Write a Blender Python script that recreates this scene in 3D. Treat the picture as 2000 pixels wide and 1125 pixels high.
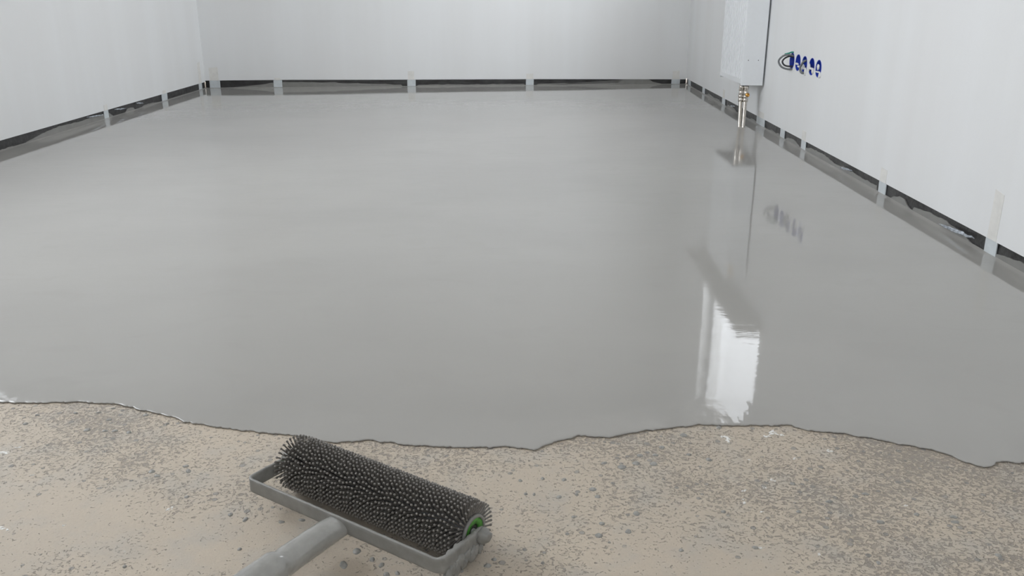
import bpy, bmesh, math, random
from mathutils import Vector, Matrix, noise

for o in list(bpy.data.objects):
    bpy.data.objects.remove(o)
scene = bpy.context.scene
COL = scene.collection

# ------------------------------------------------------------------ camera
F = 1700.0
PITCH, YAW, CAMH = math.radians(18.823), math.radians(0.606), 0.63
cd = bpy.data.cameras.new('camera'); cam = bpy.data.objects.new('camera', cd); COL.objects.link(cam)
cd.sensor_fit = 'HORIZONTAL'; cd.sensor_width = 36.0; cd.lens = F * 36.0 / 2000.0
cd.clip_start = 0.02; cd.clip_end = 60
cam.location = (0, 0, CAMH)
cam.rotation_euler = (math.radians(90) - PITCH, 0, YAW)
scene.camera = cam

# ------------------------------------------------------------------ light: overcast daylight through the right window and two added fill windows
XL, XR, YB, H = -2.167, 1.180, -1.60, 2.55          # left wall, right wall, wall behind the camera, ceiling
def yfar(x): return 6.08 + (x - XL) * 0.32 / (XR - XL)
WIN1 = (4.00, 5.32, 0.95, 2.25)                       # right wall: y0 y1 z0 z1
FILL_WIN_REAR = (-0.60, 0.60, 1.45, 2.35)                      # unseen fill window added in the wall behind the camera: x0 x1 z0 z1
FILL_WIN_LEFT = (1.4, 3.2, 0.85, 2.40)                       # unseen window added for side light, left wall beside the camera: y0 y1 z0 z1
world = bpy.data.worlds.new('overcast_sky'); scene.world = world; world.use_nodes = True
wn = world.node_tree; wn.nodes.clear()
w_out = wn.nodes.new('ShaderNodeOutputWorld'); w_bg = wn.nodes.new('ShaderNodeBackground')
w_tc = wn.nodes.new('ShaderNodeTexCoord'); w_sep = wn.nodes.new('ShaderNodeSeparateXYZ')
w_mr = wn.nodes.new('ShaderNodeMapRange'); w_ramp = wn.nodes.new('ShaderNodeValToRGB')
wn.links.new(w_tc.outputs['Generated'], w_sep.inputs[0]); wn.links.new(w_sep.outputs['Z'], w_mr.inputs[0])
w_mr.inputs[1].default_value = -0.15; w_mr.inputs[2].default_value = 0.6
wn.links.new(w_mr.outputs[0], w_ramp.inputs[0])
w_ramp.color_ramp.elements[0].color = (0.36, 0.35, 0.34, 1)
w_ramp.color_ramp.elements[1].color = (0.96, 1.0, 1.05, 1)
w_e = w_ramp.color_ramp.elements.new(0.22); w_e.color = (0.865, 0.90, 0.945, 1)
# sky dimmed towards this direction to tone down the right window's reflection
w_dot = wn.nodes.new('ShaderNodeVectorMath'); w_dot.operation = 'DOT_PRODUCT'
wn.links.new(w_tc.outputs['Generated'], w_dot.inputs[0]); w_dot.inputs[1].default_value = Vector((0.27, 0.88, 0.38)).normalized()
w_dim = wn.nodes.new('ShaderNodeMapRange'); w_dim.interpolation_type = 'SMOOTHSTEP'
w_dim.inputs[1].default_value = 0.86; w_dim.inputs[2].default_value = 0.95; w_dim.inputs[3].default_value = 1.0; w_dim.inputs[4].default_value = 0.50
wn.links.new(w_dot.outputs['Value'], w_dim.inputs[0])
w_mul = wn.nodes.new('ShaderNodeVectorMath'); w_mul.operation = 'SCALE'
wn.links.new(w_ramp.outputs[0], w_mul.inputs[0]); wn.links.new(w_dim.outputs[0], w_mul.inputs['Scale'])
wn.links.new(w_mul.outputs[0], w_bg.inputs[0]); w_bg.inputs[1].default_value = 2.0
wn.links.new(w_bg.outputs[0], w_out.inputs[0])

def portal(name, loc, rot, sx, sy):
    l = bpy.data.lights.new(name, 'AREA'); l.shape = 'RECTANGLE'; l.size = sx; l.size_y = sy
    l.cycles.is_portal = True
    o = bpy.data.objects.new(name, l); COL.objects.link(o); o.location = loc; o.rotation_euler = rot
TR = 0.14   # thickness of the right wall
portal('daylight_portal_right', (XR + TR + 0.01, (WIN1[0]+WIN1[1])/2, (WIN1[2]+WIN1[3])/2), (0, math.radians(90), 0), WIN1[3]-WIN1[2], WIN1[1]-WIN1[0])
portal('fill_portal_behind', ((FILL_WIN_REAR[0]+FILL_WIN_REAR[1])/2, YB - 0.26, (FILL_WIN_REAR[2]+FILL_WIN_REAR[3])/2), (math.radians(90), 0, 0), FILL_WIN_REAR[1]-FILL_WIN_REAR[0], FILL_WIN_REAR[3]-FILL_WIN_REAR[2])
portal('fill_portal_left', (XL - 0.26, (FILL_WIN_LEFT[0]+FILL_WIN_LEFT[1])/2, (FILL_WIN_LEFT[2]+FILL_WIN_LEFT[3])/2), (0, math.radians(-90), 0), FILL_WIN_LEFT[3]-FILL_WIN_LEFT[2], FILL_WIN_LEFT[1]-FILL_WIN_LEFT[0])

scene.view_settings.view_transform = 'Standard'; scene.view_settings.look = 'None'
scene.view_settings.gamma = 1.0; scene.view_settings.use_curve_mapping = False
scene.view_settings.exposure = 2.30
scene.cycles.use_denoising = True
scene.cycles.max_bounces = 14; scene.cycles.diffuse_bounces = 8; scene.cycles.glossy_bounces = 6
scene.cycles.transparent_max_bounces = 12; scene.cycles.sample_clamp_indirect = 8.0

# ------------------------------------------------------------------ materials
class NT:
    def __init__(s, name):
        s.m = bpy.data.materials.new(name); s.m.use_nodes = True; s.t = s.m.node_tree
        s.b = s.t.nodes['Principled BSDF']
        s.tc = s.t.nodes.new('ShaderNodeTexCoord')
    def n(s, typ, **k):
        nd = s.t.nodes.new('ShaderNode' + typ)
        for a, v in k.items(): setattr(nd, a, v)
        return nd
    def l(s, a, b): s.t.links.new(a, b)
    def mapping(s, scale=(1,1,1), rot=(0,0,0), loc=(0,0,0)):
        m = s.n('Mapping'); s.l(s.tc.outputs['Object'], m.inputs[0])
        m.inputs['Scale'].default_value = scale; m.inputs['Rotation'].default_value = rot; m.inputs['Location'].default_value = loc
        return m.outputs[0]
    def noise(s, vec, scale, detail=3, rough=0.5, dist=0.0):
        t = s.n('TexNoise'); s.l(vec, t.inputs['Vector']); t.inputs['Scale'].default_value = scale
        t.inputs['Detail'].default_value = detail; t.inputs['Roughness'].default_value = rough; t.inputs['Distortion'].default_value = dist
        return t.outputs['Fac']
    def rng(s, v, a, b, c=0.0, d=1.0, smooth=False):
        r = s.n('MapRange'); r.interpolation_type = 'SMOOTHSTEP' if smooth else 'LINEAR'
        s.l(v, r.inputs[0]) if not isinstance(v, (int, float)) else None
        for i, q in zip((1,2,3,4), (a,b,c,d)): r.inputs[i].default_value = q
        return r.outputs[0]
    def math(s, op, a, b=0.0):
        m = s.n('Math', operation=op)
        for i, q in enumerate((a, b)):
            if isinstance(q, (int, float)): m.inputs[i].default_value = q
            else: s.l(q, m.inputs[i])
        return m.outputs[0]
    def mix(s, f, a, b, blend='MIX'):
        m = s.n('Mix', data_type='RGBA', blend_type=blend)
        for i, q in ((0, f), (6, a), (7, b)):
            if isinstance(q, (int, float)): m.inputs[i].default_value = q
            elif isinstance(q, tuple): m.inputs[i].default_value = (*q, 1) if len(q) == 3 else q
            else: s.l(q, m.inputs[i])
        return m.outputs[2]
    def bump(s, h, dist, strength=1.0, prev=None):
        b = s.n('Bump'); s.l(h, b.inputs['Height']); b.inputs['Distance'].default_value = dist; b.inputs['Strength'].default_value = strength
        if prev is not None: s.l(prev, b.inputs['Normal'])
        s.l(b.outputs[0], s.b.inputs['Normal']); return b.outputs[0]
    def base(s, c):
        if isinstance(c, tuple): s.b.inputs['Base Color'].default_value = (*c, 1)
        else: s.l(c, s.b.inputs['Base Color'])
    def set(s, **k):
        for a, v in k.items(): s.b.inputs[a.replace('_', ' ')].default_value = v

def simple(name, col, rough=0.5, metal=0.0, var=0.06, scale=60, bump=0.0):
    t = NT(name); v = t.mapping()
    f = t.noise(v, scale, 3)
    t.base(t.mix(t.rng(f, 0.3, 0.7), tuple(c*(1-var) for c in col), tuple(min(1, c*(1+var)) for c in col)))
    t.set(Roughness=rough, Metallic=metal)
    if bump: t.bump(f, bump)
    return t.m

def wall_mat(name, axis):
    t = NT(name)
    # painted plasterboard: faint vertical roller streaks and filler patches
    sc = (2.2, 2.2, 0.16); v = t.mapping(scale=sc)
    streak = t.noise(v, 2.4, 3, 0.55)
    blot = t.noise(t.mapping(), 0.9, 3, 0.5)
    c = t.mix(t.rng(streak, 0.35, 0.65), (0.785, 0.79, 0.79), (0.81, 0.82, 0.825))
    c = t.mix(t.math('MULTIPLY', t.rng(blot, 0.5, 0.7), 0.5), c, (0.79, 0.785, 0.78))
    t.base(c); t.set(Roughness=0.55)
    t.bump(t.noise(t.mapping(), 260, 2), 0.00025, 0.6)
    return t.m
M = {}
M['wall'] = wall_mat('painted_plasterboard', 0)
M['ceiling'] = simple('ceiling_paint', (0.88, 0.88, 0.87), 0.7)
M['pvc'] = simple('white_pvc', (0.80, 0.81, 0.82), 0.3)
M['sill'] = simple('sill_board', (0.70, 0.69, 0.66), 0.4)
M['rad'] = simple('radiator_enamel', (0.83, 0.85, 0.87), 0.25, var=0.01)
M['chrome'] = simple('nickel_plated_pipe', (0.60, 0.56, 0.51), 0.17, 1.0, var=0.12, scale=120)
M['brass'] = simple('brass', (0.70, 0.38, 0.10), 0.3, 1.0)
M['yellow'] = simple('yellow_cap', (0.70, 0.42, 0.10), 0.5)
M['dark'] = simple('dark_plastic', (0.03, 0.03, 0.032), 0.4)
M['blue'] = simple('blue_box_plastic', (0.012, 0.045, 0.42), 0.35)
M['cable'] = simple('grey_cable', (0.17, 0.18, 0.185), 0.4)
M['cableblack'] = simple('black_cable', (0.03, 0.03, 0.035), 0.35)
M['green'] = simple('green_cable', (0.01, 0.24, 0.18), 0.4)
M['plaster'] = simple('plaster_dab', (0.74, 0.74, 0.72), 0.7, bump=0.002)
M['tape'] = simple('white_tape', (0.60, 0.64, 0.66), 0.35, scale=40, bump=0.0008)
M['tape_beige'] = simple('painted_over_tape', (0.765, 0.755, 0.725), 0.5, scale=30)
M['film'] = simple('crumpled_clear_film', (0.40, 0.43, 0.47), 0.18, var=0.45, scale=90)
M['mortar'] = simple('dried_mortar_coat', (0.235, 0.232, 0.218), 0.4, var=0.12, scale=70, bump=0.0008)
M['mortar_wet'] = simple('wet_mortar_coat', (0.33, 0.327, 0.31), 0.13, var=0.08, scale=75, bump=0.0011)
M['spike'] = simple('grey_spike_nylon', (0.175, 0.163, 0.147), 0.36, var=0.25, scale=300)
M['core'] = simple('dark_sleeve_core', (0.022, 0.021, 0.02), 0.5)
M['greenhub'] = simple('green_hub', (0.07, 0.30, 0.035), 0.4, var=0.35, scale=200)
M['smear'] = simple('screed_splash', (0.235, 0.232, 0.22), 0.35, var=0.07, scale=25)

for k_ in ('mortar_wet',):
    b_ = M[k_].node_tree.nodes['Principled BSDF']; b_.inputs['Coat Weight'].default_value = 0.8; b_.inputs['Coat Roughness'].default_value = 0.09
def strip_mat():
    t = NT('black_edge_foil'); v = t.mapping(scale=(1, 1, 2))
    f = t.noise(v, 14, 4, 0.6); g = t.noise(t.mapping(), 4.5, 3, 0.6)
    c = t.mix(t.rng(f, 0.4, 0.75), (0.020, 0.019, 0.019), (0.05, 0.05, 0.05))
    c = t.mix(t.math('MULTIPLY', t.rng(g, 0.5, 0.72), 0.6), c, (0.08, 0.08, 0.078))
    t.base(c); t.set(Roughness=0.33); t.bump(t.noise(v, 30, 3), 0.004, 0.7)
    return t.m
M['strip'] = strip_mat()

def glass_mat():
    t = NT('window_glass'); t.t.nodes.remove(t.b)
    out = [n for n in t.t.nodes if n.type == 'OUTPUT_MATERIAL'][0]
    tr = t.n('BsdfTransparent'); gl = t.n('BsdfGlossy'); gl.inputs['Roughness'].default_value = 0.02
    fr = t.n('Fresnel'); fr.inputs[0].default_value = 1.3
    ge = t.n('NewGeometry'); k = t.math('MULTIPLY', fr.outputs[0], t.math('SUBTRACT', 1.0, ge.outputs['Backfacing']))
    mx = t.n('MixShader'); t.l(k, mx.inputs[0]); t.l(tr.outputs[0], mx.inputs[1]); t.l(gl.outputs[0], mx.inputs[2])
    t.l(mx.outputs[0], out.inputs[0]); return t.m
M['glass'] = glass_mat()

def screed_mat():
    t = NT('wet_levelling_screed')
    v = t.mapping(scale=(1, 1.4, 1))
    a = t.noise(v, 1.3, 3, 0.5, 0.4); b = t.noise(v, 7, 3, 0.55, 0.8)
    c = t.mix(t.rng(a, 0.35, 0.65), (0.342, 0.333, 0.316), (0.366, 0.357, 0.338))
    c = t.mix(t.math('MULTIPLY', t.rng(b, 0.55, 0.75), 0.35), c, (0.33, 0.32, 0.303))
    t.base(c); t.set(Roughness=0.035); t.b.inputs['IOR'].default_value = 1.4
    h1 = t.noise(t.mapping(scale=(1, 1.0, 1)), 4.0, 2, 0.4)
    n1 = t.bump(h1, 0.0006, 0.5)
    h2 = t.noise(t.mapping(scale=(0.7, 1.6, 1)), 90, 2, 0.5)
    h3 = t.noise(t.mapping(scale=(0.5, 2.2, 1)), 13, 2, 0.5)
    n3 = t.bump(h3, 0.0003, 0.5, n1)
    n2 = t.bump(h2, 0.00012, 0.5, n3)
    return t.m
M['screed'] = screed_mat()

def concrete_mat():
    t = NT('exposed_aggregate_concrete'); V = t.mapping()
    big = t.noise(V, 3.2, 4, 0.6); mid = t.noise(V, 14, 4, 0.6); fine = t.noise(V, 420, 3, 0.6)
    c = t.mix(t.rng(big, 0.35, 0.65), (0.485, 0.420, 0.340), (0.53, 0.455, 0.365))
    c = t.mix(t.math('MULTIPLY', t.rng(mid, 0.48, 0.7), 0.6), c, (0.43, 0.405, 0.365))
    c = t.mix(t.math('MULTIPLY', t.rng(fine, 0.4, 0.8), 0.30), c, (0.36, 0.32, 0.27))
    # how worn the surface is: more to the right of the room and along the middle
    sep = t.n('SeparateXYZ'); t.l(V, sep.inputs[0])
    right = t.rng(sep.outputs['X'], 0.22, 0.75, 0.0, 0.115, True)
    patch = t.noise(t.mapping(loc=(0.37, 0.12, 0)), 4.2, 3, 0.55)
    strip = t.rng(sep.outputs['Y'], 0.92, 1.15, 0.0, 0.075, True)
    dens = t.math('ADD', t.math('ADD', t.rng(patch, 0.38, 0.66, -0.06, 0.085), right), strip)
    # short curved pits
    wv = t.mapping(scale=(0.9, 0.95, 1), rot=(0, 0, 0.35))
    pn = t.noise(wv, 175, 2.0, 0.5, 0.7)
    thr = t.math('SUBTRACT', 0.655, dens)
    pit = t.rng(t.math('SUBTRACT', pn, thr), -0.01, 0.07, 0, 1, True)
    # and a finer, denser set of pores between them
    pf = t.noise(t.mapping(scale=(0.85, 1.0, 1), rot=(0, 0, -0.2), loc=(5, 2, 0)), 260, 2.0, 0.55, 0.5)
    pit2 = t.rng(t.math('SUBTRACT', pf, t.math('SUBTRACT', 0.635, t.math('MULTIPLY', dens, 0.9))), -0.01, 0.08, 0, 1, True)
    pit = t.math('MAXIMUM', pit, t.math('MULTIPLY', pit2, 0.75))
    # rounded pebbles showing through
    vor = t.n('TexVoronoi'); t.l(t.mapping(scale=(1, 1.0, 1), rot=(0, 0, 0.5)), vor.inputs['Vector']); vor.inputs['Scale'].default_value = 88
    vs = t.n('SeparateColor'); t.l(vor.outputs['Color'], vs.inputs[0])
    keep = t.rng(t.math('SUBTRACT', t.math('ADD', vs.outputs[0], t.math('MULTIPLY', dens, 1.6)), 0.93), 0.0, 0.02)
    rad = t.rng(vs.outputs[1], 0, 1, 0.18, 0.42)
    peb = t.math('MULTIPLY', keep, t.rng(t.math('SUBTRACT', rad, vor.outputs['Distance']), 0.0, 0.06, 0, 1, True))
    pebc = t.mix(vs.outputs[2], (0.20, 0.205, 0.20), (0.34, 0.315, 0.28))
    c = t.mix(t.math('MULTIPLY', pit, 0.68), c, (0.20, 0.18, 0.16))
    c = t.mix(t.math('MULTIPLY', peb, 0.8), c, pebc)
    # pale paint specks and smears
    sp = t.noise(t.mapping(scale=(0.6, 1.3, 1), loc=(3, 1, 0)), 16, 5, 0.75)
    c = t.mix(t.math('MULTIPLY', t.rng(sp, 0.73, 0.77), 0.8), c, (0.72, 0.71, 0.68))
    t.base(c); t.set(Roughness=0.62)
    hh = t.math('ADD', t.math('MULTIPLY', pit, -1.0), t.math('MULTIPLY', peb, 0.7))
    hh = t.math('ADD', hh, t.math('MULTIPLY', fine, 0.35))
    t.bump(hh, 0.0016, 0.8)
    return t.m
M['concrete'] = concrete_mat()
M['stone'] = simple('grey_pebble', (0.29, 0.285, 0.265), 0.5, var=0.2, scale=150)
M['paint'] = simple('white_paint_drip', (0.78, 0.77, 0.74), 0.5)

# ------------------------------------------------------------------ mesh helpers
def link(name, me, mat, parent=None, smooth=False):
    o = bpy.data.objects.new(name, me); COL.objects.link(o)
    for m in (mat if isinstance(mat, (list, tuple)) else [mat]): me.materials.append(M[m])
    if smooth:
        for p in me.polygons: p.use_smooth = True
    if parent is not None: o.parent = parent
    return o
def raw(name, verts, faces, mat, parent=None, smooth=False):
    me = bpy.data.meshes.new(name); me.from_pydata(verts, [], faces); me.update()
    return link(name, me, mat, parent, smooth)
def bmobj(name, bm, mat, parent=None, smooth=False):
    bmesh.ops.recalc_face_normals(bm, faces=bm.faces)
    me = bpy.data.meshes.new(name); bm.to_mesh(me); bm.free()
    return link(name, me, mat, parent, smooth)
def box_into(bm, x0, x1, y0, y1, z0, z1, bev=0.0):
    vs = [bm.verts.new((x, y, z)) for x in (x0, x1) for y in (y0, y1) for z in (z0, z1)]
    fs = [bm.faces.new([vs[i] for i in q]) for q in ((0,1,3,2),(4,6,7,5),(0,4,5,1),(2,3,7,6),(0,2,6,4),(1,5,7,3))]
    if bev:
        es = list({e for f in fs for e in f.edges})
        bmesh.ops.bevel(bm, geom=es, offset=bev, segments=3, affect='EDGES', profile=0.5)
def box(name, b, mat, parent=None, bev=0.0):
    bm = bmesh.new(); box_into(bm, *b, bev=bev); return bmobj(name, bm, mat, parent)
def lathe(name, p0, axis, prof, mat, parent=None, seg=32, smooth=True, into=None):
    """prof: (distance along the axis, radius)"""
    ax = Vector(axis).normalized(); a = ax.orthogonal().normalized(); b = ax.cross(a); p0 = Vector(p0)
    V, Fc = [], []
    for d, r in prof:
        for k in range(seg):
            t = 2*math.pi*k/seg
            V.append(p0 + ax*d + (a*math.cos(t) + b*math.sin(t))*max(r, 1e-5))
    for i in range(len(prof)-1):
        for k in range(seg):
            k2 = (k+1) % seg
            Fc.append((i*seg+k, i*seg+k2, (i+1)*seg+k2, (i+1)*seg+k))
    Fc.append(tuple(range(seg))[::-1]); Fc.append(tuple((len(prof)-1)*seg+k for k in range(seg)))
    if into is not None:
        n0 = len(into[0]); into[0].extend(V); into[1].extend(tuple(i+n0 for i in f) for f in Fc); return
    o = raw(name, [tuple(v) for v in V], Fc, mat, parent)
    for p in o.data.polygons: p.use_smooth = smooth and len(p.vertices) == 4
    return o
def tube(name, pts, r, mat, parent=None, seg=10, smooth=True):
    """smooth tube through the points (Catmull-Rom); r a number or one per point"""
    P = [Vector(p) for p in pts]; rr = [r]*len(P) if isinstance(r, (int, float)) else list(r)
    Q, R = [], []
    for i in range(len(P)-1):
        p0, p1, p2, p3 = P[max(i-1,0)], P[i], P[i+1], P[min(i+2,len(P)-1)]
        for s in range(8):
            t = s/8; Q.append(0.5*((2*p1)+(p2-p0)*t+(2*p0-5*p1+4*p2-p3)*t*t+(3*p1-p0-3*p2+p3)*t**3)); R.append(rr[i]*(1-t)+rr[i+1]*t)
    Q.append(P[-1]); R.append(rr[-1])
    V, Fc = [], []; up = (Q[1]-Q[0]).orthogonal().normalized()
    for i, q in enumerate(Q):
        d = (Q[min(i+1,len(Q)-1)]-Q[max(i-1,0)]).normalized()
        up = (up - d*up.dot(d)).normalized(); b = d.cross(up)
        for k in range(seg):
            t = 2*math.pi*k/seg; V.append(tuple(q + (up*math.cos(t)+b*math.sin(t))*R[i]))
    for i in range(len(Q)-1):
        for k in range(seg):
            k2 = (k+1) % seg; Fc.append((i*seg+k, i*seg+k2, (i+1)*seg+k2, (i+1)*seg+k))
    Fc.append(tuple(range(seg))[::-1]); Fc.append(tuple((len(Q)-1)*seg+k for k in range(seg)))
    return raw(name, V, Fc, mat, parent, smooth)
def empty(name, loc=(0,0,0)):
    o = bpy.data.objects.new(name, None); COL.objects.link(o); o.location = loc; o.empty_display_size = 0.05; return o
def tag(o, label=None, cat=None, group=None, kind=None):
    for k, v in (('label', label), ('category', cat), ('group', group), ('kind', kind)):
        if v: o[k] = v
    return o
def struct(o, label=None): return tag(o, label, kind='structure')
def boolean_cut(o, cutters):
    for c in cutters:
        m = o.modifiers.new('cut', 'BOOLEAN'); m.operation = 'DIFFERENCE'; m.object = c; m.solver = 'EXACT'
    dg = bpy.context.evaluated_depsgraph_get(); me = bpy.data.meshes.new_from_object(o.evaluated_get(dg))
    o.modifiers.clear(); o.data = me
    for c in cutters: bpy.data.objects.remove(c)

# ------------------------------------------------------------------ the setting
ZC = -0.006        # top of the bare concrete; the screed's surface is z = 0
T = 0.25
ZR, ZL = 0.040, 0.042   # lower edges of the wall boards

# right wall with window opening and five round box holes
wr = box('wall_right', (XR, XR+TR, YB-T, 6.9, ZR, H), 'wall')
BOXES = [(3.925, 0.343), (3.838, 0.342), (3.748, 0.341), (3.652, 0.340), (3.566, 0.339)]
cut = [box('cutter', (XR-0.1, XR+T+0.1, WIN1[0], WIN1[1], WIN1[2], WIN1[3]), 'wall')]
for y, z in BOXES: cut.append(lathe('cutter', (XR-0.02, y, z), (1,0,0), [(0, .0345), (.070, .0345)], 'wall', seg=40))
bpy.context.view_layer.update(); boolean_cut(wr, cut); struct(wr)
# left wall, opening added beside the camera to let in side light
wl = box('wall_left', (XL-T, XL, YB-T, 6.9, ZL, H), 'wall')
c = box('cutter', (XL-T-0.1, XL+0.1, FILL_WIN_LEFT[0], FILL_WIN_LEFT[1], FILL_WIN_LEFT[2], FILL_WIN_LEFT[3]), 'wall')
bpy.context.view_layer.update(); boolean_cut(wl, [c]); struct(wl)
# back wall, slightly out of square; its lower edge drops to the right
x0, x1 = XL, XR
V = []
for x, zb in ((x0, 0.0510), (x0+0.6, 0.0520), (x0+1.2, 0.047), (x0+2.2, 0.044), (x1, 0.0330)):
    for dy in (0, T):
        for z in (zb, H): V.append((x, yfar(x)+dy, z))
Fc = []
for i in range(4):
    a = i*4; b = a+4
    Fc += [(a, b, b+1, a+1), (a+2, a+3, b+3, b+2), (a, a+2, b+2, b), (a+1, b+1, b+3, a+3)]
Fc += [(0, 1, 3, 2), (16, 18, 19, 17)]
struct(raw('wall_back', V, Fc, 'wall'))
# wall behind the camera with an opening added for fill light
wf = box('wall_front', (XL, XR, YB-T, YB, ZC, H), 'wall')
c = box('cutter', (FILL_WIN_REAR[0], FILL_WIN_REAR[1], YB-T-0.1, YB+0.1, FILL_WIN_REAR[2], FILL_WIN_REAR[3]), 'wall')
bpy.context.view_layer.update(); boolean_cut(wf, [c]); struct(wf)
struct(box('ceiling', (XL-T, XR+T, YB-T, 6.9, H, H+0.1), 'ceiling'))

def window(name, plane, at, a0, a1, z0, z1, mull):
    """frame of bars in the wall plane; plane 'x' (bars run along y) or 'y'"""
    bm = bmesh.new(); w = 0.06
    def bar(p0, p1, q0, q1):
        if plane == 'x': box_into(bm, at, at+0.06, p0, p1, q0, q1, 0.004)
        else: box_into(bm, p0, p1, at, at+0.06, q0, q1, 0.004)
    bar(a0, a1, z0, z0+w); bar(a0, a1, z1-w, z1); bar(a0, a0+w, z0+w, z1-w); bar(a1-w, a1, z0+w, z1-w)
    for m in mull: bar(m-w/2, m+w/2, z0+w, z1-w)
    r = struct(bmobj(name, bm, 'pvc'))
    if plane == 'x': g = box('pane', (at+0.025, at+0.03, a0+w, a1-w, z0+w, z1-w), 'glass', r)
    else: g = box('pane', (a0+w, a1-w, at+0.025, at+0.03, z0+w, z1-w), 'glass', r)
    return r
window('window_1', 'x', XR+0.06, *WIN1, [])
window('window_added_left', 'x', XL-0.21, *FILL_WIN_LEFT, [2.3])  # left-wall window added out of view for side light
window('window_added_rear', 'y', YB-0.21, *FILL_WIN_REAR, [-0.2])  # rear window added out of view for fill
# the sill is notched round the opening
bm = bmesh.new()
pts = [(XR-0.13, WIN1[0]-0.06), (XR, WIN1[0]-0.06), (XR, WIN1[0]), (XR+0.06, WIN1[0]), (XR+0.06, WIN1[1]), (XR, WIN1[1]), (XR, WIN1[1]+0.06), (XR-0.13, WIN1[1]+0.06)]
lo = [bm.verts.new((x, y, 0.925)) for x, y in pts]; hi = [bm.verts.new((x, y, 0.955)) for x, y in pts]
bm.faces.new(lo); bm.faces.new(hi)
for i in range(8): bm.faces.new((lo[i], lo[(i+1)%8], hi[(i+1)%8], hi[i]))
struct(bmobj('trim_1', bm, 'sill'))

# black foil strips in the gap below the wall boards
def base_strip(name, p0, p1, inward, zt0, zt1):
    """prism along p0-p1, set back 4 mm behind the wall face; top follows zt"""
    p0, p1 = Vector(p0), Vector(p1); d = p1-p0; n = Vector(inward).normalized(); N = 160
    V, Fc = [], []
    rnd = random.Random(name)
    for i in range(N+1):
        t = i/N; p = p0 + d*t; zt = zt0*(1-t)+zt1*t
        for j, (off, z) in enumerate(((0.004, ZC), (0.004, 0.35*zt), (0.004, 0.7*zt), (0.004, zt), (0.12, zt), (0.12, ZC))):
            wob = 0.0 if j in (4, 5) else 0.0012*noise.noise(Vector((p.x*9+j*3.1, p.y*9, j*1.7)))
            q = p - n*(off+wob+0.0012); V.append((q.x, q.y, z))
        if i:
            a = (i-1)*6; b = i*6
            for j in range(6): Fc.append((a+j, b+j, b+(j+1)%6, a+(j+1)%6))
    Fc += [tuple(range(6))[::-1], tuple(N*6+j for j in range(6))]
    return struct(raw(name, V, Fc, 'strip', smooth=False))
br = base_strip('baseboard_right', (XR, YB), (XR, yfar(XR)), (-1, 0), ZR, ZR)
bl = base_strip('baseboard_left', (XL, YB), (XL, yfar(XL)), (1, 0), ZL, ZL)
dirb = Vector((XR-XL, 0.32)).normalized(); nb = Vector((dirb.y, -dirb.x))
bb = base_strip('baseboard_back', (XL, yfar(XL)), (XR, yfar(XR)), nb, 0.050, 0.0325)

# splashes of screed dried on the strips: outlines in (distance along wall, height)
def prism_on_wall(name, wall, outline, thick, mat, parent=None, base=0.0, wob=0.0):
    def P(s, z, off):
        if wall == 'R': return (XR + 0.0042 - off, s, z)
        if wall == 'L': return (XL - 0.0042 + off, s, z)
        p = Vector((s, yfar(s))) + nb*(off-0.0042); return (p.x, p.y, z)
    out = []
    for i in range(len(outline)):
        a, b = outline[i], outline[(i+1) % len(outline)]
        n = max(1, int(math.hypot(b[0]-a[0], b[1]-a[1])/0.012))
        for k in range(n):
            t = k/n; s = a[0]*(1-t)+b[0]*t; z = a[1]*(1-t)+b[1]*t
            if wob and z > 0.002: z += wob*noise.noise(Vector((s*40, z*40, 3.3)))
            out.append((s, z))
    bm = bmesh.new()
    lo = [bm.verts.new(P(s, z, base-0.001)) for s, z in out]; hi = [bm.verts.new(P(s, z, base+thick)) for s, z in out]
    f = bm.faces.new(hi); bm.faces.new(lo); n = len(out)
    for i in range(n): bm.faces.new((lo[i], lo[(i+1) % n], hi[(i+1) % n], hi[i]))
    bmesh.ops.triangulate(bm, faces=[q for q in bm.faces if len(q.verts) > 4])
    return bmobj(name, bm, mat, parent)
RS = [
 [(3.66,0),(3.62,.018),(3.50,.026),(3.40,.027),(3.28,.016),(3.18,.020),(3.06,.019),(2.98,.016),(2.90,.020),(2.86,.018),(2.855,0)],
 [(2.76,0),(2.72,.013),(2.68,.024),(2.64,.022),(2.62,.010),(2.60,.005),(2.59,0)],
 [(2.58,0),(2.57,.015),(2.53,.018),(2.46,.024),(2.36,.025),(2.28,.018),(2.22,.006),(2.20,0)],
 [(2.17,0),(2.13,.006),(2.07,.016),(2.0,.022),(1.9,.027),(1.7,.022),(1.5,.026),(1.2,.018),(1.0,.02),(0.9,0)],
 [(4.62,0),(4.50,.012),(4.40,.010),(4.30,.006),(4.24,0)],
 [(5.12,0),(5.05,.018),(4.92,.014),(4.85,0)],
 [(5.72,0),(5.6,.020),(5.45,.012),(5.3,.016),(5.22,0)],
 [(3.93,0),(3.88,.016),(3.80,.020),(3.72,.010),(3.69,0)],
 [(4.2,0),(4.15,.01),(4.08,.007),(4.02,.010),(3.99,0)]]
for o_ in RS: prism_on_wall('screed_splash', 'R', o_, 0.0022, 'smear', br, wob=0.004)
LS = [
 [(3.2,0),(3.3,.012),(3.55,.006),(3.66,.004),(3.74,0)],
 [(3.78,0),(3.86,.012),(3.98,.024),(4.1,.029),(4.2,.028),(4.28,.024),(4.42,.027),(4.5,.030),(4.56,.026),(4.60,.030),(4.63,.014),(4.66,0)],
 [(4.80,0),(4.83,.018),(4.87,.020),(4.91,.014),(4.93,0)],
 [(4.98,0),(5.06,.009),(5.16,.010),(5.24,.004),(5.28,0)]]
for o_ in LS: prism_on_wall('screed_splash', 'L', o_, 0.0022, 'smear', bl, wob=0.004)
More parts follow.
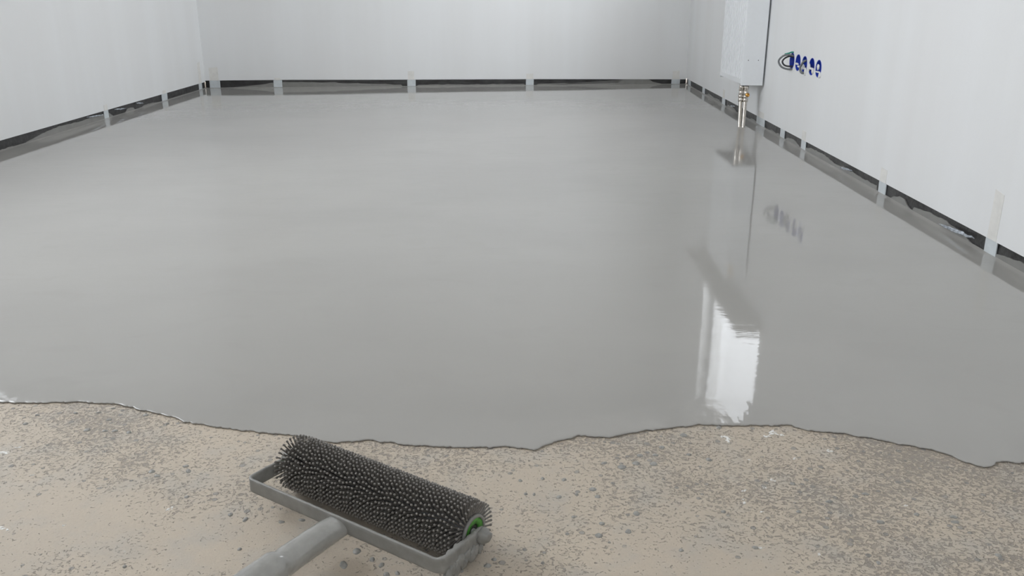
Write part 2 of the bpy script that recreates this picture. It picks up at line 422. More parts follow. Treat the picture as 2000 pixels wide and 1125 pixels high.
BS = [
 [(-2.12,0),(-2.0,.004),(-1.86,.010),(-1.74,.030),(-1.66,.036),(-1.5,.034),(-1.3,.032),(-1.22,.022),(-1.15,.026),(-1.05,.018),(-0.95,.020),(-0.9,.013),(-0.84,.012),(-.83,0)],
 [(-0.74,0),(-.72,.010),(-.5,.012),(-.3,.010),(-.1,.012),(.02,.009),(.03,0)],
 [(.1,0),(.12,.010),(.3,.012),(.45,.010),(.6,.014),(.68,.012),(.70,.022),(.735,.0370),(.80,.0372),(.87,.0358),(.90,.0345),(.925,.026),(.95,.012),(1.0,.004),(1.02,0)]]
for o_ in BS: prism_on_wall('screed_splash', 'B', o_, 0.0022, 'smear', bb, wob=0.003)

# concrete slab; aggregate stones and paint drips lie in its own mesh
def floor_point(u, v, z=ZC):
    x, y = (u-1000)/F, (562.5-v)/F
    d = Vector((x, math.cos(PITCH)+y*math.sin(PITCH), -math.sin(PITCH)+y*math.cos(PITCH)))
    d = Matrix.Rotation(YAW, 3, 'Z') @ d; t = (z-CAMH)/d.z; return Vector((d.x*t, d.y*t, z))
bm = bmesh.new(); box_into(bm, XL-T, XR+T, YB-T, 6.9, ZC-0.12, ZC)
rnd = random.Random(5)
def stone(x, y, rx, ry, rz, ang, mi):
    n0 = len(bm.faces)
    ret = bmesh.ops.create_icosphere(bm, subdivisions=3, radius=1.0)
    s = rnd.random()*50
    for v in ret['verts']:
        k = 1 + (0.22 if mi == 1 else 0.6)*noise.noise(v.co*1.3 + Vector((s, 0, 0)))
        c = v.co*k; px, py = c.x*rx, c.y*ry
        v.co = Vector((x + px*math.cos(ang)-py*math.sin(ang), y + px*math.sin(ang)+py*math.cos(ang), ZC + c.z*rz - rz*0.25))
    for f in {f for v in ret['verts'] for f in v.link_faces}: f.material_index = mi; f.smooth = True
STONES = [(697,1077,8,7),(671,1103,8,8),(727,1093,5,5),(745,1104,5,5),(755,1122,6,5),(776,1120,5,4),(1158,956,8,5),(1167,970,6,4),(1102,937,5,4),(1092,971,5,4),
 (1126,966,4,3),(1176,1023,6,4),(1170,1046,8,5),(1227,1038,6,5),(1108,1043,4,3),(1016,939,4,3),(1027,965,4,3),(1043,966,3,3),(1243,1003,7,5),(1215,912,9,6),(1242,905,8,5),(1276,906,8,5),
 (1293,874,6,4),(1335,850,7,5),(1404,835,6,4),(1280,889,6,3),(1413,1000,5,3),(1475,1070,6,3),(1250,890,7,4),(1180,905,7,3),(952,1105,8,4),(965,1093,6,3),(1345,888,6,3),(1384,898,7,4),
 (297,921,7,4),(307,930,7,3),(368,920,5,5),(363,911,6,3),(365,971,5,3),(205,842,6,3),(224,842,6,3),(252,845,6,3),(148,807,5,2),(193,806,5,2),(221,798,5,2),(170,840,6,4),(73,811,5,2),(50,828,5,3),
 (450,1005,5,4),(479,1015,5,5),(285,811,5,3),(327,828,4,2),(213,820,6,3),(550,1020,6,3),(590,1016,7,3),(468,1073,4,3),(244,1107,4,3),(1548,945,6,3),(1620,980,8,3),(1720,1020,7,4),(1862,1010,7,3),(1560,1000,5,3),
 (1790,1005,6,3),(1716,1100,4,3),(1865,1020,8,3),(1950,1085,6,4),(1690,965,7,3),(620,1000,6,4),(1060,935,4,3),(1120,1010,4,3),(1190,1060,3,2),(1330,1075,5,3),(1060,1100,4,3),(900,1115,6,4)]
for (u, v, a, b) in STONES:
    p = floor_point(u, v); d = (p - Vector((0, 0, CAMH))).length
    stone(p.x, p.y, a*d/F*0.95, b*d/F*1.5, 0.0026, rnd.uniform(-.4, .4), 1)
for (u, v, a, b) in [(1418,856,9,8),(1409,853,4,4),(1423,862,4,4),(1508,845,12,5),(1497,852,7,4),(1525,850,6,4),(1553,896,5,3),(1453,959,5,3),(1457,982,6,3),(1450,975,3,4),(1489,1000,5,2),(1487,1070,8,2),(1493,952,4,3),(1509,938,6,3),
    (8,1031,12,5),(333,993,5,4),(327,996,4,2),(36,874,6,2),(124,1026,4,2),(242,1078,3,2),(62,928,4,2),(1598,1082,4,3),(1770,988,5,2),(6,885,12,3),(1462,898,4,2),(1620,880,6,3)]:
    p = floor_point(u, v); d = (p - Vector((0, 0, CAMH))).length
    for _ in range(5 if a > 3 else 2):
        f_ = rnd.uniform(.25, .5)
        stone(p.x + rnd.uniform(-.75, .75)*a*d/F, p.y + rnd.uniform(-.75, .75)*b*d/F*1.5, a*d/F*f_, b*d/F*f_*1.3, 0.0007, rnd.uniform(-1, 1), 2)
fl = bmobj('floor', bm, ['concrete', 'stone', 'paint']); struct(fl)

# ------------------------------------------------------------------ wet screed
EDGE = [(-2.18,1.30),(-1.7,1.26),(-1.3,1.29),(-1.0,1.27),(-0.848,1.275),(-0.796,1.272),(-0.716,1.278),(-0.695,1.273),(-0.656,1.271),(-0.622,1.255),(-0.554,1.229),(-0.523,1.21),(-0.47,1.194),(-0.402,1.178),(-0.337,1.168),(-0.322,1.162),(-0.286,1.148),(-0.256,1.148),(-0.228,1.156),(-0.163,1.14),(-0.095,1.134),(-0.05,1.135),(-0.012,1.138),(0.006,1.130),(0.022,1.128),(0.030,1.137),(0.045,1.147),(0.088,1.172),(0.134,1.166),(0.174,1.184),(0.247,1.202),(0.28,1.209),(0.343,1.206),(0.382,1.208),(0.418,1.209),(0.437,1.192),(0.485,1.184),(0.525,1.169),(0.576,1.145),(0.608,1.133),(0.623,1.117),(0.631,1.102),(0.652,1.085),(0.665,1.087),(0.678,1.101),(0.716,1.099),(0.9,1.09),(1.19,1.11)]
def yedge(x):
    for (a, ya), (b, yb_) in zip(EDGE, EDGE[1:]):
        if a <= x <= b:
            t = (x-a)/(b-a); y = ya*(1-t)+yb_*t; break
    else: y = EDGE[-1][1]
    return y, 0.0042*noise.noise(Vector((x*60, 0, 0))) + 0.0030*noise.noise(Vector((x*190, 5, 0)))
xs = [XL-0.003, XL+0.003, XL+0.008, XL+0.02]; x = XL+0.06
while x < XR-0.02:
    xs.append(x); x += 0.003 if -0.95 < x < 0.85 else 0.03
xs += [XR-0.02, XR-0.012, XR-0.006, XR+0.003]
PROF = [(0.0030, ZC), (0.0005, ZC+0.0007), (0, ZC+0.0019), (0.0004, -0.0034), (0.0016, -0.0030), (0.005, -0.0027), (0.011, -0.00235), (0.018, -0.0020), (0.026, -0.0017), (0.034, -0.0014), (0.043, -0.0011), (0.053, -0.0008), (0.063, -0.0005), (0.072, -0.00012), (0.082, 0), (0.13, 0)]
far = [0.2, 0.3, 0.5, 0.8, 1.2, 1.7, 2.3, 3.0, 3.8, 4.4]
V, Fc = [], []; NR = len(PROF)+len(far)+3
for x in xs:
    ysm = sum(yedge(x+k*0.008)[0] for k in range(-4, 5))/9; y0_, wb = yedge(x); yw = yfar(x)
    rise = 0.0045*max(0, 1-(XR+0.003-x)/0.016)**2 + 0.0030*max(0, 1-(x-XL+0.003)/0.016)**2
    col = []
    for i, (d, z) in enumerate(PROF):
        if 3 <= i < 14:
            w = math.exp(-d/0.05)
            z += w*(0.00035*noise.noise(Vector((x*38, d*45, 2))) + 0.00020*noise.noise(Vector((x*110, d*90, 7))))
        dd = d*(1 + (0.45*noise.noise(Vector((x*4.5, 1, 9))) + 0.12*noise.noise(Vector((x*25, 1, 4))) if i > 5 else 0))
        ye = ysm + (wb + y0_ - ysm)*max(0, 1-d/0.045)**2
        col.append((x, ye+dd, z + (rise if i > 3 else 0)))
    ye = ysm
    for d in far: col.append((x, ye+d if d < 4 else min(ye+d, yw-0.2), rise))
    col += [(x, yw-0.03, rise), (x, yw-0.010, rise+0.0004), (x, yw+0.003, rise+0.0028)]
    V += col
for i in range(len(xs)-1):
    for j in range(NR-1):
        a = i*NR+j; Fc.append((a, a+NR, a+NR+1, a+1))
sc_ = raw('wet_screed', V, Fc, 'screed', smooth=True)
tag(sc_, 'glossy wet grey self-levelling screed spread over the room floor', 'screed', kind='stuff')

# ------------------------------------------------------------------ tape strips across the black foil
def tape(wall, s, w, top, label, up=None, upw=None, group=None):
    z0 = -0.002 if wall != 'B' else -0.001
    o = [(s-w/2, z0), (s+w/2, z0), (s+w/2*1.04, top), (s-w/2*0.97, top)]
    t = prism_on_wall('tape_strip', wall, o, 0.0016, 'tape', base=0.0018)
    tag(t, label, 'tape', group or 'tape strips over the black foil along the walls')
    if up:
        uw = upw or w*0.8
        u = prism_on_wall('upper_end', wall, [(s-uw/2, top+0.0005), (s+uw/2, top+0.0005), (s+uw/2*0.97, top+up), (s-uw/2, top+up*0.95)], 0.0009, 'tape_beige', t, base=0.0042)
        u['label'] = 'beige painted-over upper end on the wall'
tape('R', 2.117, .056, ZR, 'pale tape strip with long beige upper end, nearest the camera on the right wall', .125, .044)
tape('R', 2.813, .058, ZR, 'pale tape strip low on the right wall, between the two film scraps', .045, .05)
tape('R', 3.655, .060, ZR, 'narrow grey tape strip on the right wall, nearer the camera than the blue boxes', .04, .05)
tape('R', 3.965, .065, ZR, 'narrow tape strip on the right wall, first one right of the widest tape patch')
tape('R', 4.345, .150, ZR, 'widest white tape patch on the right wall, just right of the radiator pipes', .03, .11)
tape('R', 5.178, .080, ZR, 'narrow white tape strip below the far bottom corner of the radiator', .05, .05)
tape('R', 5.767, .075, ZR, 'small tape strip on the right wall midway between radiator and far corner')
tape('R', 6.27, .09, ZR, 'tape strip on the right wall at the far right corner of the room')
tape('L', 4.575, .050, ZL, 'tape strip on the left wall nearest the camera, partly coated in screed', .03, .04)
tape('L', 5.359, .085, ZL, 'bright white tape strip in the middle of the left wall gap', .02, .05)
tape('L', 5.985, .060, ZL, 'tape strip on the left wall right beside the far left corner', .14, .05)
tape('B', -2.105, .070, .0502, 'white tape strip on the back wall right beside the far left corner', .09, .06)
tape('B', -1.682, .058, .0500, 'second tape strip from the left corner under the back wall', .015, .04)
tape('B', -0.769, .058, .0450, 'third tape strip from the left corner, under the middle-left of the back wall', .06, .045)
tape('B', 0.059, .055, .0420, 'tape strip with a slanted foot under the middle-right of the back wall', .04, .05)
tape('B', 1.105, .062, .0330, 'white tape strip on the back wall right beside the far right corner', .06, .05)

# ------------------------------------------------------------------ crumpled film scraps
def film(loc, L, hgt, wall, label, seed):
    sgn = -1 if wall == 'R' else 1; xw = XR if wall == 'R' else XL
    V, Fc = [], []; nu, nv = 40, 8
    for side in (0, 1):
        for i in range(nu+1):
            for j in range(nv+1):
                s = i/nu; t = j/nv
                w = hgt*(math.sin(math.pi*min(1, s*1.03))**0.6)
                z = loc[1] + (t-0.5)*w + (0.5-s)*0.012 + 0.003*noise.noise(Vector((s*7, seed, 0)))
                off = 0.004 + 0.005*(0.5+noise.noise(Vector((s*14, t*3, seed)))) + 0.003*noise.noise(Vector((s*40, t*8, seed+3)))
                V.append((xw + sgn*(off - 0.0006*side), loc[0] + (s-0.5)*L, z))
    N = (nu+1)*(nv+1)
    for i in range(nu):
        for j in range(nv):
            a = i*(nv+1)+j; q = (a, a+nv+1, a+nv+2, a+1); Fc.append(q); Fc.append(tuple(k+N for k in q[::-1]))
    edge = [i*(nv+1) for i in range(nu+1)] + [nu*(nv+1)+j for j in range(1, nv+1)] + [i*(nv+1)+nv for i in range(nu-1, -1, -1)] + [j for j in range(nv-1, 0, -1)]
    for a, b in zip(edge, edge[1:]+edge[:1]): Fc.append((a, a+N, b+N, b))
    tag(raw('film_scrap', V, Fc, 'film', smooth=True), label, 'plastic film', 'crumpled film scraps along the walls')
film((2.285, .018), .20, .010, 'R', 'long crumpled film scrap low on the right wall, nearest the camera', 1)
film((3.13, .022), .13, .007, 'R', 'short shiny film scrap low on the right wall, below and right of the blue boxes', 4)
film((4.92, .026), .13, .007, 'R', 'bluish film scrap behind and left of the radiator pipes', 9)
film((4.44, .031), .20, .007, 'L', 'ragged film scrap on the left wall, left of the nearest tape strip', 12)
film((4.73, .030), .15, .007, 'L', 'pale film scrap on the left wall, just right of the nearest tape strip', 15)
film((4.98, .031), .10, .008, 'L', 'small film scrap on the left wall midway between the two left tape strips', 18)

# ------------------------------------------------------------------ radiator
RY0, RY1, RX0, RX1, RZ0, RZ1 = 4.33, 4.80, 1.0650, 1.171, 0.196, 0.795
rad = empty('panel_radiator', (1.11, 4.5, RZ0))
tag(rad, 'white fluted panel radiator hung on the right wall below the window', 'radiator')
def rel(o, root): o.matrix_parent_inverse = root.matrix_world.inverted(); return o
bpy.context.view_layer.update()
# fluted front sheet
V, Fc = [], []; nfl = 11; per = (RY1-RY0-0.05)/nfl
ys = [(RY0+0.006, 0.0), (RY0+0.020, 0.0)]
for k in range(nfl):
    y = RY0+0.025+k*per
    ys += [(y, 0.0), (y+per*0.10, 0.009), (y+per*0.38, 0.009), (y+per*0.48, 0.0)]
ys += [(RY1-0.020, 0.0), (RY1-0.006, 0.0)]
zs = [(RZ0+0.008, 0), (RZ0+0.030, 0), (RZ0+0.046, 1), (RZ1-0.046, 1), (RZ1-0.030, 0), (RZ1-0.008, 0)]
for y, dpt in ys:
    for z, k in zs: V.append((RX0 + dpt*k, y, z))
n = len(zs)
for i in range(len(ys)-1):
    for j in range(n-1): Fc.append((i*n+j, i*n+j+1, (i+1)*n+j+1, (i+1)*n+j))
m0 = len(V)
# close into a thin solid
for y, dpt in ys:
    for z, k in zs: V.append((RX0+0.010, y, z))
for i in range(len(ys)-1):
    for j in range(n-1): Fc.append((m0+i*n+j, m0+(i+1)*n+j, m0+(i+1)*n+j+1, m0+i*n+j+1))
for i in range(len(ys)-1):
    for j in (0, n-1):
        Fc.append((i*n+j, (i+1)*n+j, m0+(i+1)*n+j, m0+i*n+j))
for j in range(n-1):
    for i in (0, len(ys)-1): Fc.append((i*n+j, i*n+j+1, m0+i*n+j+1, m0+i*n+j))
rel(raw('front_panel', V, Fc, 'rad', rad), rad)
rel(box('back_panel', (RX1-0.016, RX1, RY0+0.006, RY1-0.006, RZ0+0.008, RZ1-0.01), 'rad', rad, 0.004), rad)
def sidep(y0, y1):
    bm = bmesh.new(); box_into(bm, RX0, RX1, y0, y1, RZ0, RZ1, 0.003)
    return rel(bmobj('side_cover', bm, 'rad', rad), rad)
side = sidep(RY0, RY0+0.006); sidep(RY1-0.006, RY1)
for x in (1.092, 1.140):
    rel(lathe('screw', (x, RY0-0.0006, 0.3155), (0,1,0), [(0, .0022), (.001, .0024)], 'dark', rad, seg=12), rad)
V, Fc = [], []
for k in range(20):   # convector fins between the panels
    y = RY0+0.03+k*0.0215
    a = len(V); V += [(x, yy, z) for x in (RX0+0.012, RX1-0.018) for yy in (y, y+0.001) for z in (RZ0+0.02, RZ1-0.02)]
    Fc += [tuple(a+i for i in q) for q in ((0,1,3,2),(4,6,7,5),(0,4,5,1),(2,3,7,6),(0,2,6,4),(1,5,7,3))]
rel(raw('convector', V, Fc, 'rad', rad), rad)
bm = bmesh.new(); yy = RY0+0.012
while yy < RY1-0.02:
    box_into(bm, RX0+0.012, RX1-0.018, yy, yy+0.006, RZ1-0.004, RZ1-0.001); yy += 0.012
rel(bmobj('top_grille', bm, 'rad', rad), rad)
rel(lathe('valve_cap', (1.088, RY0-0.0005, RZ1-0.05), (0,-1,0), [(0,.012),(.004,.014),(.02,.013),(.024,.010)], 'yellow', rad, seg=24), rad)['label'] = 'ochre valve cap'
for z in (0.3, 0.7): rel(box('wall_bracket', (RX1, XR, 4.45, 4.49, z, z+0.04), 'rad', rad), rad)

# pipes and valve block under the radiator
pc = empty('radiator_connection', (1.075, 4.30, 0)); bpy.context.view_layer.update()
tag(pc, 'shiny nickel twin pipes and valve block from the screed up to the radiator', 'pipe fitting')
PN, PF = (1.0865, 4.300), (1.0705, 4.312)     # near pipe, far pipe
for (px, py), xt in ((PN, (1.0985, 4.352)), (PF, (1.0795, 4.366))):
    xt, yt = xt
    rel(tube('pipe', [(px+(xt-px)*k/4, py+(yt-py)*k/4, -0.006+0.131*k/4) for k in range(5)], [.0080, .0083, .0086, .0089, .0092], 'chrome', pc, 20), pc)
    rel(lathe('compression_nut', (xt, yt, 0.115), (0,0,1), [(0,.0105),(.002,.0125),(.014,.0125),(.016,.0115),(.020,.0115),(.022,.013),(.032,.013),(.034,.011)], 'chrome', pc, seg=24), pc)
    rel(lathe('valve_body', (xt, yt, 0.146), (0,0,1), [(0,.0115),(.006,.0125),(.018,.0115),(.024,.0095),(.030,.012),(.040,.0125),(.050,.0115)], 'chrome', pc, seg=24), pc)
rel(box('valve_bridge', (1.078, 1.100, 4.350, 4.370, 0.155, 0.169), 'chrome', pc, 0.003), pc)
rel(lathe('drain_screw', (1.103, 4.341, 0.151), (0.1,-1,0), [(0,.0095),(.008,.0095),(.0085,.0075),(.013,.0075),(.0135,.005),(.0115,.004),(.010,.003)], 'brass', pc, seg=20), pc)['label'] = 'brass drain screw'
rel(lathe('vent_screw', (1.070, 4.350, 0.175), (-0.6,-1,0), [(0,.006),(.008,.006),(.010,.004)], 'chrome', pc, seg=16), pc)

# ------------------------------------------------------------------ electrical boxes in the wall
ORD = ['with looped grey cables, nearest the radiator', 'second from the radiator, between cable loops and split box', 'in the middle of the row of five', 'fourth from the radiator, with a plaster dab across', 'farthest from the radiator, with white leaf-shaped dab']
for i, (y, z) in enumerate(BOXES):
    ib = empty('installation_box', (XR, y, z)); bpy.context.view_layer.update()
    tag(ib, 'round blue installation box ' + ORD[i], 'electrical box', 'blue installation boxes sunk in the right wall')
    # open cup: rim, inner wall, floor
    prof_o = [(0.001, .0338), (.046, .0325), (.047, .0)]
    V, Fc = [], []; seg = 40
    pr = [(-.0012, .0325), (-.0012, .0340), (.046, .0335), (.048, .0300), (.048, .0001), (.0455, .0001), (.0455, .0290), (.043, .0308), (0.0, .0318)]
    for d, r in pr:
        for k in range(seg):
            t = 2*math.pi*k/seg; V.append((XR + d, y + r*math.cos(t), z + r*math.sin(t)))
    for a in range(len(pr)):
        b = (a+1) % len(pr)
        for k in range(seg):
            k2 = (k+1) % seg; Fc.append((a*seg+k, a*seg+k2, b*seg+k2, b*seg+k))
    rel(raw('cup', V, Fc, 'blue', ib, True), ib)
def dab(par, y, z, w, h_, seed, x=XR-0.001):
    bm = bmesh.new(); bmesh.ops.create_icosphere(bm, subdivisions=3, radius=1)
    for v in bm.verts:
        k = 1+0.35*noise.noise(v.co*1.6+Vector((seed, 0, 0))); v.co = Vector((x+v.co.x*0.004*k, y+v.co.y*w*k, z+v.co.z*h_*k))
    rel(bmobj('plaster_dab', bm, 'plaster', par, True), par)
ibs = [o for o in bpy.data.objects if o.name.startswith('installation_box')]
ibs.sort(key=lambda o: -o.location.y)
dab(ibs[1], BOXES[1][0]+.012, .336, .024, .004, 1); dab(ibs[1], BOXES[1][0]-.02, .327, .017, .005, 2)
dab(ibs[2], BOXES[2][0]+.010, .330, .020, .010, 3); dab(ibs[2], BOXES[2][0]-.022, .315, .012, .016, 5)
dab(ibs[3], BOXES[3][0], .332, .033, .0045, 6); dab(ibs[3], BOXES[3][0]-.022, .322, .014, .009, 7)
dab(ibs[3], BOXES[3][0]+.03, .335, .012, .016, 8)
dab(ibs[4], BOXES[4][0]+.002, .345, .014, .012, 9); dab(ibs[4], BOXES[4][0], .326, .034, .004, 10); dab(ibs[4], BOXES[4][0]-.024, .314, .012, .012, 11)
def cable(pts, r, mat, label):
    c_ = tube('cable', pts, r, mat, None, 10); tag(c_, label, 'cable', 'cables coming out of the installation boxes')
Y0 = BOXES[0][0]
cable([(XR+.03, Y0-.018, .352), (XR-.012, Y0-.010, .368), (XR-.040, Y0, .364), (XR-.056, Y0+.008, .342), (XR-.044, Y0, .318), (XR-.016, Y0-.010, .308), (XR+.012, Y0-.016, .312)], .0042, 'cable', 'outer grey cable loop sticking out of the box nearest the radiator')
cable([(XR+.03, Y0-.006, .348), (XR-.006, Y0-.002, .362), (XR-.028, Y0+.004, .356), (XR-.040, Y0+.006, .340), (XR-.030, Y0+.002, .324), (XR-.006, Y0-.006, .320), (XR+.03, Y0-.010, .324)], .0036, 'cableblack', 'inner black cable loop sticking out of the box nearest the radiator')
cable([(XR-.034, Y0+.003, .3705), (XR-.018, Y0-.004, .3755), (XR-.002, Y0-.010, .3800), (XR+.024, Y0-.014, .365)], .0034, 'green', 'short green cable end on top of the cable loop')
Y2 = BOXES[2][0]
cable([(XR+.028, Y2-.008, .360), (XR-.004, Y2-.012, .356), (XR-.012, Y2-.002, .342), (XR-.016, Y2+.004, .325), (XR-.010, Y2-.008, .308), (XR+.010, Y2-.012, .312)], .0048, 'cable', 'thick grey cable bending down out of the middle installation box')

# ------------------------------------------------------------------ spiked roller
U = Vector((-0.840, 0.543, 0)).normalized()            # along the roller, away from the camera
N_ = Vector((-U.y, U.x, 0)); N_ = -N_ if N_.y > 0 else N_   # towards the handle
Z = Vector((0, 0, 1))
A = Vector((-0.178, 0.951, 0.0315))
roller = empty('spiked_roller', (A.x, A.y, ZC)); bpy.context.view_layer.update()
tag(roller, 'spiked roller with screed-covered frame and handle lying on bare concrete', 'paint roller')
HL = 0.146; RC = 0.0215; RS_ = 0.0375
# frame: flat bar bent round both ends, swept along its path
path = []
AX = 0.156; OUT = 0.074; rc = 0.009
path.append((-AX, -0.008)); path.append((-AX, 0.012)); path.append((-AX, 0.03)); path.append((-AX, OUT-rc-0.012))
for k in range(7):
    t = k/6*math.pi/2; path.append((-AX+rc-rc*math.cos(t), OUT-rc+rc*math.sin(t)))
for k in range(1, 30): path.append((-AX+rc+(2*AX-2*rc)*k/30, OUT))
for k in range(7):
    t = k/6*math.pi/2; path.append((AX-rc+rc*math.sin(t), OUT-rc+rc*math.cos(t)))
path += [(AX, OUT-rc-0.012), (AX, 0.03), (AX, 0.012), (AX, -0.008)]
hw, th, bv = 0.0095, 0.0020, 0.0008
sect = [(-th, -hw+bv), (-th+bv, -hw), (th-bv, -hw), (th, -hw+bv), (th, -hw/2), (th, 0), (th, hw/2), (th, hw-bv), (th-bv, hw), (-th+bv, hw), (-th, hw-bv), (-th, hw/2), (-th, 0), (-th, -hw/2)]
# resample path finely
P2 = []
for a, b in zip(path, path[1:]):
    n = max(1, int(math.hypot(b[0]-a[0], b[1]-a[1])/0.0025))
    for k in range(n): P2.append((a[0]+(b[0]-a[0])*k/n, a[1]+(b[1]-a[1])*k/n))
P2.append(path[-1]); V, Fc = [], []; ns = len(sect)
for i, (s, o_) in enumerate(P2):
    a = P2[max(i-1, 0)]; b = P2[min(i+1, len(P2)-1)]
    dx, dy = b[0]-a[0], b[1]-a[1]; l_ = math.hypot(dx, dy); nx, ny = -dy/l_, dx/l_   # outward normal in plane
    zc = 0.030 + 0.0015*min(1, max(0, o_/OUT)) 
    endround = 1.0 if 0 < i < len(P2)-1 else 0.7
    lump = 1.0 if s < -AX+0.004 else 0.12          # the near arm is caked with screed
    for j, (t, w) in enumerate(sect):
        q = Vector((s*1.0, o_, 0)); base_p = A + U*s + N_*o_
        nrm = U*nx + N_*ny
        pos = Vector((base_p.x, base_p.y, zc)) + nrm*t*endround + Z*w*endround
        nn = noise.noise(pos*230) + 0.7*noise.noise(pos*90)
        out_ = (nrm*(1 if t > 0 else -1)*(abs(t)/th) + Z*(w/hw)*0.6)
        pos += out_*(0.0026*max(-0.15, nn)*lump + (0.0006*lump if lump > .5 else 0))
        pos += Z*0.0003*noise.noise(pos*120)
        V.append(tuple(pos))
for i in range(len(P2)-1):
    for j in range(ns): Fc.append((i*ns+j, i*ns+(j+1) % ns, (i+1)*ns+(j+1) % ns, (i+1)*ns+j))
Fc += [tuple(range(ns))[::-1], tuple((len(P2)-1)*ns+j for j in range(ns))]
rel(raw('frame', V, Fc, 'mortar', roller, True), roller)
# axle and nuts
rel(lathe('axle', A - U*(AX+0.008), U, [(0, .0042), (2*AX+0.016, .0042)], 'mortar', roller, seg=16), roller)
for s in (-1, 1):
    nt = lathe('axle_nut', A + U*s*(AX+0.0022), U*s, [(0,.0095),(.0015,.0098),(.0065,.0095),(.008,.007),(.0105,.0065),(.012,.004)], 'mortar', roller, seg=24)
    for v in nt.data.vertices:
        k = noise.noise(v.co*200); v.co += (v.co - (A + U*s*(AX+0.006))).normalized()*0.0016*k
    rel(nt, roller)
for k_ in range(9):   # clumps of screed hanging on the near arm
    bm = bmesh.new(); bmesh.ops.create_icosphere(bm, subdivisions=3, radius=1)
    c_ = A - U*(AX+0.002) + N_*(0.004+0.0075*k_); rr_ = 0.0035+0.0025*abs(math.sin(k_*2.3))
    c_.z = 0.0215 - 0.007*abs(math.sin(k_*1.7+1))
    for v in bm.verts:
        q_ = v.co*(1+0.5*noise.noise(v.co*1.8+Vector((k_*5, 0, 0)))); v.co = c_ + N_*q_.x*rr_*1.5 + U*q_.y*0.0032 + Z*q_.z*rr_*1.7
    rel(bmobj('screed_clump', bm, 'mortar', roller, True), roller)
# socket tube and handle
S0 = A + N_*(OUT+0.0005); S0.z = 0.0265
d_ = (N_ + Z*0.0).normalized()
V, Fc = [], []; seg = 40
prof = [(-0.003,.0135,1.35), (-.001,.0150,1.30), (.008,.0156,1.14), (.018,.016,1.03), (.025,.016,1), (.055,.0162,1), (.085,.0166,1), (.090,.0170,1), (.0935,.0190,1), (.098,.0195,1), (.105,.0194,1), (.15,.0188,1), (.19,.0182,1), (.2,.0175,1), (.202,.015,1)]
fp = []
for a, b in zip(prof, prof[1:]):
    n = max(1, int((b[0]-a[0])/0.003))
    for k in range(n):
        t = k/n; fp.append(tuple(a[q]*(1-t)+b[q]*t for q in range(3)))
fp.append(prof[-1])
for dd, r, w in fp:
    for k in range(seg):
        t = 2*math.pi*k/seg
        p = S0 + d_*dd + (U*math.cos(t)*w + Z*math.sin(t)/(w if w > 1 else 1))*r
        nz = 0.0004*noise.noise(p*70) + (0.0006*noise.noise(p*160) if dd > .08 else 0.0001)
        p += (U*math.cos(t)+Z*math.sin(t))*nz; V.append(tuple(p))
for i in range(len(fp)-1):
    for k in range(seg):
        k2 = (k+1) % seg; Fc.append((i*seg+k, i*seg+k2, (i+1)*seg+k2, (i+1)*seg+k))
Fc += [tuple(range(seg))[::-1], tuple((len(fp)-1)*seg+k for k in range(seg))]
rel(raw('handle_socket', V, Fc, 'mortar_wet', roller, True), roller)
rel(lathe('handle', S0 + d_*0.195, d_, [(0,.0135),(.01,.014),(.30,.014),(.34,.013),(.345,.009)], 'mortar_wet', roller, seg=32), roller)
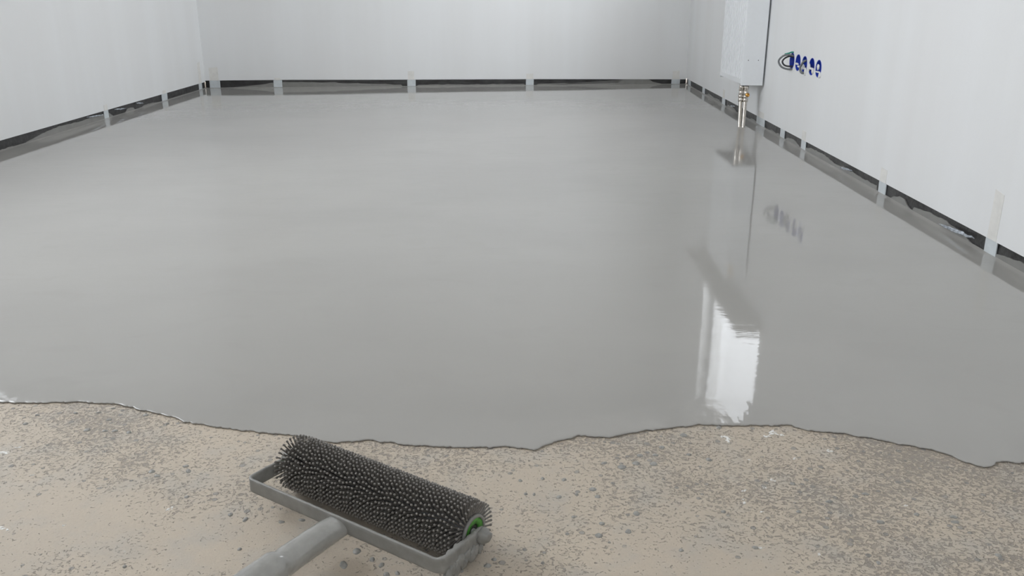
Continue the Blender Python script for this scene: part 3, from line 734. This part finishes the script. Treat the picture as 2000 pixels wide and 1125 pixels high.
# sleeve: core > bristles, hubs
core = rel(lathe('sleeve', A - U*HL, U, [(0,.0185),(.001,RC),(2*HL-.001,RC),(2*HL,.0185)], 'core', roller, seg=48), roller)
def child(o): o.parent = core; o.matrix_parent_inverse = core.matrix_world.inverted(); return o
bpy.context.view_layer.update()
rnd = random.Random(11)
V, Fc = [], []
eu = U; ea = Z; eb = U.cross(Z).normalized()
def spike(s, th_, lean, length):
    rad_ = ea*math.cos(th_) + eb*math.sin(th_)
    tan = -ea*math.sin(th_) + eb*math.cos(th_)
    p0 = A + eu*s + rad_*(RC-0.001)
    dv = (rad_ + eu*lean + tan*rnd.uniform(-.03, .03)).normalized()
    a = dv.orthogonal().normalized(); b = dv.cross(a); n0 = len(V); sg = 7
    rings = ((0, .0016), (length*.5, .00115), (length-.0036, .00105), (length-.0026, .00150), (length-.0014, .00165), (length-.0004, .00120))
    for d, r in rings:
        for k in range(sg):
            t = 2*math.pi*k/sg
            V.append(p0 + dv*d + (a*math.cos(t)+b*math.sin(t))*r)
    V.append(p0 + dv*length)
    for i in range(len(rings)-1):
        for k in range(sg):
            k2 = (k+1) % sg; Fc.append((n0+i*sg+k, n0+i*sg+k2, n0+(i+1)*sg+k2, n0+(i+1)*sg+k))
    m = n0+(len(rings)-1)*sg
    for k in range(sg): Fc.append((m+k, m+(k+1) % sg, n0+len(rings)*sg))
NS, NC = 52, 36
LEN = RS_-RC+0.001
for i in range(NS):
    s = -HL + 0.002 + (2*HL-0.004)*i/(NS-1)
    wave = 0.24*math.sin(2*math.pi*(s/0.062)+0.6) - 1.1*s
    for k in range(NC):
        th_ = 2*math.pi*(k + 0.5*(i % 2))/NC + wave
        lean = 0.0
        e = (s+HL)/0.008
        if e < 1: lean = -0.35*(1-e)
        e2 = (HL-s)/0.010
        if e2 < 1: lean = (0.5 if math.cos(th_) > -0.3 else 0.0)*(1-e2)
        # nothing pokes below the concrete: the nap is pressed flat there
        L_ = LEN*rnd.uniform(.965, 1.02)
        zt = A.z + (RC+L_)*math.cos(th_)
        if zt < ZC+0.001: L_ = max(0.006, (A.z-ZC-0.001)/max(1e-3, -math.cos(th_)) - RC)
        spike(s, th_, lean + rnd.uniform(-.025, .025), L_)
br_ = raw('bristles', [tuple(v) for v in V], Fc, 'spike', None, True); child(br_); br_['kind'] = 'stuff'
for sgn in (-1, 1):
    c0 = A + U*sgn*HL; ax = U*sgn
    V, Fc = [], []
    def ring(name, pr, mat, seg=40):
        a = ax.orthogonal().normalized(); b = ax.cross(a); V, Fc = [], []
        for d, r in pr:
            for k in range(seg):
                t = 2*math.pi*k/seg; V.append(tuple(c0 + ax*d + (a*math.cos(t)+b*math.sin(t))*r))
        for i in range(len(pr)):
            j = (i+1) % len(pr)
            for k in range(seg):
                k2 = (k+1) % seg; Fc.append((i*seg+k, i*seg+k2, j*seg+k2, j*seg+k))
        return child(raw(name, V, Fc, mat, None, True))
    ring('end_ring', [(0, .0215), (.0030, .0212), (.0036, .0200), (.0036, .0180), (0.0, .0178)], 'mortar')['label'] = 'grey sleeve end ring'
    ring('hub_cap', [(0, .0178), (.0022, .0176), (.0026, .0168), (.0022, .0100), (-.002, .0095)], 'greenhub')['label'] = 'green hub cap'
    ring('bearing', [(.0002, .0096), (.0004, .0050), (-.002, .0050), (-.002, .0096)], 'dark')
